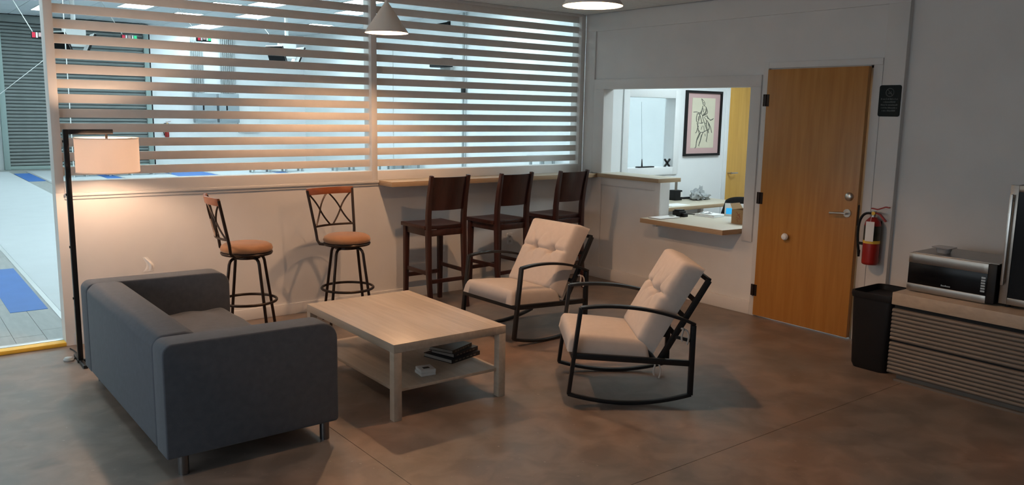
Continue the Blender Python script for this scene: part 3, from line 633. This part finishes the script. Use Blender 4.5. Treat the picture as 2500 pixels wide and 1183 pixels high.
# ================================================================== SOFA
t = thing('sofa', 'two seat grey fabric sofa standing before the slatted screen', 'sofa', (-4.64, -1.80, 0), R(0.4))
L2, D2 = .89, .44
def arm_prof(r1, r2, n=8):
    # side outline in x,z: rounded front top corner
    p = [(-D2, .10), (D2-.012, .10), (D2, .115), (D2, .645-r1)]
    p += [(D2-r1+r1*math.cos(R(a)), .645-r1+r1*math.sin(R(a))) for a in range(12, 91, 13)]
    p += [(-D2+r2, .655)] + [(-D2+r2-r2*math.sin(R(a)), .655-r2+r2*math.cos(R(a))) for a in range(15, 91, 15)]
    return p
for s in (-1, 1):
    y0, y1 = sorted((s*L2, s*(L2-.165)))
    B().prism(arm_prof(.09, .05), y0, y1, 'y').done('arm', M['sofa'], t, .022, 3, ang=60)
# back with slightly sloped inner face
B().prism([(-D2, .10), (-D2+.16, .10), (-D2+.20, .42), (-D2+.235, .60), (-D2+.21, .645), (-D2+.16, .662), (-D2+.04, .660), (-D2, .62)], -(L2-.168), L2-.168, 'y').done('back', M['sofa'], t, .018, 3, ang=60)
B().box(-D2+.15, D2-.015, -(L2-.168), L2-.168, .10, .30).done('seat_base', M['sofa'], t, .02)
def seatf(u, v):
    x = -D2+.19+(2*D2-.215)*u; y = -(L2-.170)+2*(L2-.170)*v
    e = min(1, min(u, 1-u)*9)**.5*min(1, min(v, 1-v)*14)**.5
    wr_ = .006*math.sin(20*u+5*math.sin(6*v))*math.exp(-((v-.8)/.25)**2)+.006*math.sin(26*u+3*v)*math.exp(-((v-.15)/.2)**2)
    return (x, y, .30+.125*e+.018*math.sin(math.pi*u)*math.sin(math.pi*v)+wr_*e)
B().surf(seatf, 40, 60).done('seat_cushion', M['sofa'], t, smooth=True, ang=80)
for x in (-D2+.085, D2-.065):
    for y in (-L2+.045, L2-.045): B().cyl((x, y, 0), (x, y, .105), .025, n=20).done('leg', M['chrome'], t, smooth=True)

# ================================================================== COFFEE TABLE AND THINGS UNDER IT
t = thing('coffee_table', 'pale birch coffee table with a lower shelf', 'table', (-3.450, -2.076, 0), R(-.5))
B().box(-.39, .39, -.59, .59, .40, .45).done('tabletop', M['birch'], t, .0015)
for sx in (-1, 1):
    for sy in (-1, 1):
        B().box(min(sx*.39, sx*.34), max(sx*.39, sx*.34), min(sy*.59, sy*.54), max(sy*.59, sy*.54), 0, .40).done('leg', M['birch'], t, .0015)
B().box(-.365, .365, -.565, .565, .162, .180).done('shelf', M['birch'], t, .0015)
def book(label, w_, d_, h_, loc, rz, cover):
    t = thing('book', label, 'book', loc, rz, 'books on the table shelf')
    B().box(-w_/2+.004, w_/2-.004, -d_/2+.002, d_/2-.004, .003, h_-.003).done('pages', M['pages'], t)
    b = B(); b.box(-w_/2, w_/2, -d_/2, d_/2, 0, .003); b.box(-w_/2, w_/2, -d_/2, d_/2, h_-.003, h_); b.box(-w_/2, w_/2, -d_/2-.003, -d_/2, 0, h_); b.done('cover', M[cover], t)
    b = B()
    for k in range(6): b.box(-w_*.38+k*w_*.13, -w_*.38+k*w_*.13+w_*.08, -d_/2-.0036, -d_/2-.003, h_*.35, h_*.65)
    b.done('spine_marks', M['taupe'], t)
    return t
book('large black covered book lowest in the pile on the table shelf', .27, .24, .026, (-3.195, -2.270, .180), R(14), 'book1')
book('thick black book second in the pile on the table shelf', .24, .19, .026, (-3.175, -2.27, .206), R(16), 'book1')
book('olive covered book topmost in the pile on the table shelf', .22, .18, .024, (-3.205, -2.268, .232), R(22), 'book2')
for k in range(2):
    t = thing('card_box', ('lower' if k == 0 else 'upper')+' small white card box of two stacked on the table shelf', 'box', (-3.53+.003*k, -2.485, .180+.019*k), R(-8-3*k))
    B().box(-.046, .046, -.05, .05, 0, .018).done('carton', M['paper'], t, .001); B().box(-.02, .02, -.02, .01, .018, .0183).done('print', M['book1'], t)

# ================================================================== ROCKING CHAIRS
def rocking_chair(loc, rz, label):
    t = thing('rocking_chair', label, 'rocking chair', loc, rz, 'rocking chairs by the coffee table')
    W2 = .325; bm_ = M['blackmetal']
    for s in (-1, 1):
        y = s*W2
        B().bar([(.375, y, .065), (.315, y, .60)], .034, .024).done('leg', bm_, t, .003)
        B().bar([(-.365, y, .065), (-.365, y, .500)], .034, .030).done('leg', bm_, t, .003)
        armp = bez((.315, y, .598), (.12, y, .628), (-.15, y, .605), (-.375, y, .505), 14)
        B().bar(armp, .046, .018).done('armrest', bm_, t, .004)
        rk = [(.380-.75*i/16, y, .065-.055*(1-((i-8)/8)**2)+.002) for i in range(17)]
        B().bar(rk, .034, .020).done('rocker', bm_, t, .003)
        B().bar([(.350, y, .305), (-.365, y, .262)], .026, .036).done('side_rail', bm_, t, .003)
        B().bar([(-.165, s*.285, .245), (-.455, s*.285, .765)], .026, .034).done('back_rail', bm_, t, .003)
        B().bar([(-.255, s*.285, .42), (-.355, s*.31, .40)], .02, .02).done('brace', bm_, t)
    B().box(.335, .365, -W2, W2, .285, .318).done('front_rail', bm_, t, .003)
    B().box(-.155, -.125, -W2, W2, .255, .285).done('rear_rail', bm_, t, .003)
    B().bar([(-.455, -.285, .765), (-.455, .285, .765)], .026, .026, (1, 0, .3)).done('top_rail', bm_, t, .003)
    for k in range(5):
        x = .29-k*.09; z = .305-(k*.09+.06)*.06
        B().box(x-.025, x+.025, -W2, W2, z-.004, z+.004).done('strap', bm_, t)
    for k in range(3):
        f_ = .35+k*.2; x = -.165-.29*f_; z = .245+.52*f_
        B().bar([(x, -.285, z), (x, .285, z)], .03, .005, (-.29, 0, .52)).done('back_strap', bm_, t)
    # cushions as closed shells (u,v on sheet; two sides)
    def shell(name, place, nu, nv, tuft, th):
        b = B()
        def hgt(u, v):
            a, c = 2*u-1, 2*v-1
            ra, rc = .16, .16
            ea, ec = min(1, (1-abs(a))/ra), min(1, (1-abs(c))/rc)
            e = (max(0, 1-(1-ea)**2)*max(0, 1-(1-ec)**2))**.42
            h = .84+.16*(1-a*a)*(1-c*c)
            for (tu, tv, am) in tuft:
                du, dv = (u-tu)*1.15, (v-tv)
                h -= am*math.exp(-(du*du+dv*dv)/.0035)
            if tuft:
                vr = tuft[0][1]
                h -= .16*math.exp(-((v-vr-.012*math.sin(9*u))/.022)**2)*(1-abs(a)**6)
                for (tu, tv, am) in tuft:
                    for du, dv in ((.16, .26), (-.14, .28), (.1, -.22), (-.12, -.24)):
                        L_ = math.hypot(du, dv); px, py = u-tu, v-tv; k_ = (px*du+py*dv)/L_; d_ = abs(px*dv-py*du)/L_
                        if 0 < k_ < L_: h -= .10*(1-k_/L_)*math.exp(-(d_/.018)**2)
            return e*h
        b.surf(lambda u, v: place(u, v, th*hgt(u, v)), nu, nv)
        b.surf(lambda u, v: place(u, v, -.012*max(0, 1-abs(2*u-1)**9)*max(0, 1-abs(2*v-1)**9)), nu, nv)
        bmesh.ops.remove_doubles(b.bm, verts=b.bm.verts, dist=.0008)
        return b.done(name, M['cushion'], t, smooth=True, ang=75)
    def seatp(u, v, h):
        x = .385-.50*u; y = (v-.5)*.60
        zb = .322-.045*u
        return (x+.01*h*(1-2*u), y, zb+h)
    shell('seat_cushion', seatp, 44, 48, [], .122)
    bd = Vector((-.29, 0, .52)).normalized(); bn = Vector((.52, 0, .29)).normalized()
    def backp(u, v, h):
        # u across the width, v up
        p = Vector((-.150, 0, .300))+bd*(.60*v)+bn*(.016+h); sag = 1-.05*math.sin(math.pi*v)
        return (p.x, (u-.5)*.58*sag, p.z)
    shell('back_cushion', backp, 56, 56, [(.32, .56, .40), (.68, .56, .40)], .150)
    for s in (-1, 1):
        for z0 in (.26, .47):
            x = -.14 if z0 < .3 else -.30
            b = B(); b.tube(bez((x, s*.30, z0), (x-.03, s*.335, z0+.01), (x-.05, s*.335, z0-.03), (x-.03, s*.33, z0-.09), 8), .006, 6); b.tube(bez((x, s*.30, z0), (x-.02, s*.34, z0+.02), (x+.02, s*.335, z0-.04), (x+.0, s*.335, z0-.07), 8), .006, 6)
            b.done('tie', M['cushion'], t, smooth=True)
    return t
rocking_chair((-2.35, -2.97, 0), R(144), 'beige cushioned black rocking chair nearer the microwave sideboard, turned at an angle')
rocking_chair((-2.02, -1.55, 0), R(182), 'beige cushioned black rocking chair nearer the wooden bar stools, squarely facing the coffee table')

# ================================================================== WOODEN BAR STOOLS
def wood_stool(loc, rz, label):
    t = thing('wooden_bar_stool', label, 'bar stool', loc, rz, 'dark wooden bar stools at the bar'); m = M['dark']
    # local: faces +y (bar side), back at -y
    S = .745
    for s in (-1, 1):
        B().bar([(s*.185, .185, 0), (s*.180, .178, S-.03)], [.036, .046], [.036, .046], (1, 0, 0)).done('leg', m, t, .003)
        pts = [(s*.190, -.260, 0), (s*.187, -.215, .30), (s*.185, -.200, S-.05), (s*.185, -.202, S+.10), (s*.187, -.222, S+.26), (s*.190, -.262, 1.19)]
        B().bar(pts, [.034, .038, .042, .040, .038, .032], [.036, .042, .046, .044, .040, .030], (1, 0, 0)).done('rear_leg', m, t, .003)
        B().bar([(s*.182, -.20, .33), (s*.182, .18, .33)], .020, .034, (1, 0, 0)).done('stretcher', m, t, .002)
        B().bar([(s*.182, -.19, S-.060), (s*.182, .17, S-.060)], .022, .055, (1, 0, 0)).done('apron', m, t, .002)
    B().bar([(-.18, .18, .26), (.18, .18, .26)], .022, .036, (0, 1, 0)).done('stretcher', m, t, .002)
    B().bar([(-.18, -.222, .26), (.18, -.222, .26)], .022, .034, (0, 1, 0)).done('stretcher', m, t, .002)
    for y in (-.195, .172): B().bar([(-.17, y, S-.060), (.17, y, S-.060)], .022, .055, (0, 1, 0)).done('apron', m, t, .002)
    def top(u, v):
        x = (u-.5)*.43; y = -.185+.405*v; a = (u-.5)*2
        dip = -.014*(1-abs(a))*math.sin(math.pi*min(1, v*1.1))+.004*a*a
        return (x*(1 if v < .85 else 1), y, S+dip)
    b = B(); b.surf(top, 20, 16); b.surf(lambda u, v: (top(u, v)[0], top(u, v)[1], S-.030), 2, 2)
    n = 20; 
    b2 = B(); rings = []
    out = []
    for i in range(21):
        u = i/20; rings.append([(top(u, v)[0], top(u, v)[1], top(u, v)[2]) for v in [j/16 for j in range(17)]]+[(top(u, 1)[0], top(u, 1)[1], S-.030), (top(u, 0)[0], top(u, 0)[1], S-.030)])
    b2.rings(rings); b.bm.free(); b2.done('seat', m, t, .004, ang=30)
    def backf(u, v):
        a = (u-.5)*2; z = .885+.29*v
        yb = -.205-.060*max(0, (z-.85)/.34)**1.4
        return (a*.172, yb-.030*(1-a*a), z)
    bb = B(); rings = []
    for i in range(15):
        u = i/14
        rings.append([backf(u, j/8) for j in range(9)]+[(lambda q: (q[0], q[1]+.020, q[2]))(backf(u, j/8)) for j in range(8, -1, -1)])
    bb.rings(rings); bb.done('back_panel', m, t, smooth=True, ang=40)
    return t
wood_stool((-2.115, -.355, 0), R(0), 'dark wooden bar stool nearest the metal swivel stools')
wood_stool((-1.405, -.36, 0), R(5), 'dark wooden bar stool in the middle of the three at the bar')
wood_stool((-.695, -.36, 0), R(5), 'dark wooden bar stool nearest the service window')

# ================================================================== METAL SWIVEL STOOLS
def metal_stool(loc, rz, label):
    t = thing('metal_swivel_stool', label, 'bar stool', loc, rz, 'metal swivel stools'); m = M['bronze']   # faces +x, back at -x
    B().lathe([(.006, .742), (.10, .745), (.155, .738), (.182, .722), (.190, .700), (.184, .682), (.150, .676), (.006, .676)], n=40).done('seat_cushion', M['suede'], t, smooth=True, ang=80)
    B().lathe([(.006, .676), (.186, .676), (.190, .668), (.184, .656), (.006, .652)], n=40).done('seat_pan', m, t, smooth=True)
    B().cyl((0, 0, .625), (0, 0, .655), .10, n=24).done('swivel', m, t)
    for k in range(4):
        a = R(21+90*k); c, s = math.cos(a), math.sin(a)
        pts = [(.03*c, .03*s, .632), (.10*c, .10*s, .632)]+[(x*c, x*s, z) for x, z in ((.125, .628), (.143, .612), (.152, .59), (.172, .46), (.196, .31), (.225, .12), (.243, 0.0))]
        B().tube(pts, .0115, 10).done('leg', m, t, smooth=True)
    B().tube([(.207*math.cos(a), .207*math.sin(a), .30) for a in [2*math.pi*i/40 for i in range(40)]], .0105, 10, True).done('foot_ring', m, t, smooth=True)
    def bk(a, z):   # a -1..1 across the curved back
        hw = .180+.035*(z-.70)/.38; lean = -.155-.075*max(0, z-.72)/.36
        return (lean-.045*(1-a*a), a*hw, z)
    for s in (-1, 1):
        B().tube([(-.06, s*.155, .662), (-.12, s*.178, .662)]+[bk(s, z) for z in (.69, .76, .84, .92, 1.0, 1.06, 1.085)], .0115, 8).done('back_post', m, t, smooth=True)
    b = B(); rings = []
    for i in range(13):
        a = -1+2*i/12; p = bk(a, 1.05); q = bk(a, 1.098)
        rings.append([(p[0]-.009, p[1]*1.03, 1.045), (p[0]+.009, p[1]*1.03, 1.045), (q[0]+.009, q[1]*1.03, 1.100), (q[0]-.009, q[1]*1.03, 1.100)])
    b.rings(rings); b.done('top_rail', M['rail'], t, .003, ang=40)
    B().tube([bk(-1+2*i/10, .795) for i in range(11)], .009, 8).done('lower_bar', m, t, smooth=True)
    for s in (-1, 1):
        for flip in (0, 1):
            pts = []
            for i in range(13):
                v = i/12; z = .795+.255*v
                w_ = .5+.5*(1-2*v)*(.62+.38*abs(1-2*v))   # 1 -> 0, swelling S
                a_ = (.06+.86*(w_ if flip else 1-w_))*s
                pts.append(bk(a_, z))
            B().tube(pts, .007, 7).done('cross_bar', m, t, smooth=True)
    return t
metal_stool((-3.89, -.54, 0), R(-7), 'metal swivel stool with tan seat turned sideways behind the sofa arm')
metal_stool((-3.065, -.54, 0), R(-82), 'metal swivel stool with tan seat and its back to the low wall')

# ================================================================== SIDEBOARD CORNER
t = thing('sideboard', 'long taupe ribbed sideboard with a pale stone top', 'sideboard', (0, -3.89, 0))
Y1 = -2.1
B().box(-.76, .03, Y1, 0, .520, .602).done('top_slab', M['stone'], t, .003)
B().box(-.735, .03, Y1+.01, -.012, .045, .515).done('carcass', M['gap'], t)
B().box(-.715, .03, Y1+.03, -.055, 0, .045).done('plinth', M['taupe'], t)
B().box(-.742, -.715, Y1+.03, -.05, 0, .014).done('plinth_lip', M['taupe'], t)
for z0, nr in ((.276, 8), (.048, 8)):
    for (ya, yb) in ((-.905, -.006), (Y1+.02, -.912)):
        df = B().box(-.742, -.734, ya, yb, z0, z0+8*.027).done('drawer_front', M['taupe'], t)
        for k in range(nr):
            zc = z0+.0135+k*.027; n = 8
            ring = lambda y: [(-.742-.013*math.sin(math.pi*i/n), y, zc-.0128*math.cos(math.pi*i/n)) for i in range(n+1)]
            B().rings([ring(ya), ring(yb)]).done('rib', M['taupe'], df, smooth=True, ang=50)
t = thing('microwave', 'black and stainless microwave oven on the sideboard', 'microwave', (-.60, -4.185, .602))
B().box(0, .40, -.275, .265, .012, .258).done('body', M['blackplastic'], t, .006)
B().box(.0, .40, -.275, .265, .256, .262).done('top_panel', M['steel'], t)
B().box(-.022, 0, -.225, .272, .045, .205).done('door_glass', M['glassblack'], t, .004)
def sweepband(z0, z1, bulge, up_):
    b = B(); rings = []
    for i in range(17):
        v = i/16; y = .272-.497*v; k_ = bulge*math.sin(math.pi*v)
        rings.append([(-.026, y, z0-(0 if up_ else 0)+(-k_+bulge if up_ else 0)), (0, y, z0+(-k_+bulge if up_ else 0)), (0, y, z1+(0 if up_ else k_-bulge)), (-.026, y, z1+(0 if up_ else k_-bulge))])
    b.rings(rings); return b
sweepband(.195, .258, .0, True).done('upper_band', M['steel'], t, .002)
sweepband(.006, .055, .0, False).done('lower_band', M['steel'], t, .002)
B().box(-.024, 0, -.275, -.225, .012, .258).done('control_column', M['blackplastic'], t, .003)
for k in range(6): B().box(-.025, -.022, -.215, -.19, .075+k*.017, .086+k*.017).done('button', M['pipe'], t)
b = B()
for k in range(7): b.box(-.0235, -.022, .045-k*.0085, .051-k*.0085, .068, .078 if k in (0, 3) else .0755)
b.done('brand_lettering', M['pipe'], t)
for y in (-.24, .23):
    for x in (.04, .36): B().cyl((x, y, 0), (x, y, .014), .014, n=10).done('foot', M['blackplastic'], t)
t = thing('food_container', 'small clear plastic food container on the microwave', 'container', (-.46, -4.06, .864))
B().lathe([(.040, 0), (.050, .03), (.052, .032), (.050, .034), (.046, .032), (.038, .003)], n=4*6, closed=False).done('tub', M['clear'], t, smooth=True)
B().prism([(q[0], q[1]) for q in rrect(-.062, .062, -.062, .062, .02)], .034, .040).done('lid', M['clear'], t)
t = thing('glass_door_fridge', 'small glass fronted drinks fridge with steel frame on the sideboard', 'fridge', (-.60, -4.475, .602))
B().box(.03, .56, -.46, 0, .015, .75).done('cabinet', M['blackplastic'], t, .006)
b = B(); b.box(0, .03, -.46, -.410, .02, .755); b.box(0, .03, -.048, 0, .02, .755); b.box(0, .03, -.41, -.048, .02, .062); b.box(0, .03, -.41, -.048, .715, .755); b.done('door_frame', M['steel'], t, .002)
B().box(.006, .028, -.41, -.048, .062, .715).done('door_glass', M['glassblack'], t)
b = B(); b.box(-.035, -.020, -.030, -.012, .14, .70); b.box(-.022, 0, -.028, -.014, .16, .18); b.box(-.022, 0, -.028, -.014, .66, .68); b.done('handle', M['nickel'], t, .003)
for x in (.05, .5): 
    for y in (-.42, -.04): B().cyl((x, y, 0), (x, y, .02), .015, n=10).done('foot', M['blackplastic'], t)
t = thing('tray', 'dark flat tray lying on top of the drinks fridge', 'tray', (-.36, -4.72, 1.368)); B().prism(rrect(-.19, .19, -.19, .19, .02), 0, .016).done('base', M['blackplastic'], t); 
b = B(); b.box(-.19, .19, -.19, -.182, .016, .03); b.box(-.19, .19, .182, .19, .016, .03); b.box(-.19, -.182, -.182, .182, .016, .03); b.box(.182, .19, -.182, .182, .016, .03); b.done('rim', M['blackplastic'], t)
# waste bin
t = thing('waste_bin', 'tall black plastic waste bin between the door and the sideboard', 'bin', (-.485, -3.712, 0))
def binring(hx, hy, z, r=.05): return [(y, x, z) for x, y in []] or [(p[0], p[1], z) for p in rrect(-hx, hx, -hy, hy, r)]
b = B(); b.rings([binring(.180, .125, 0), binring(.190, .135, .03), binring(.200, .154, .50), binring(.200, .154, .54), binring(.190, .144, .54), binring(.185, .138, .48), binring(.165, .110, .02)]); b.done('body', M['blackplastic'], t, smooth=True, ang=40)
b = B(); b.rings([binring(.206, .160, .505), binring(.210, .164, .525), binring(.208, .162, .548), binring(.196, .150, .550), binring(.196, .150, .510)]); b.done('rim', M['blackplastic'], t, smooth=True)
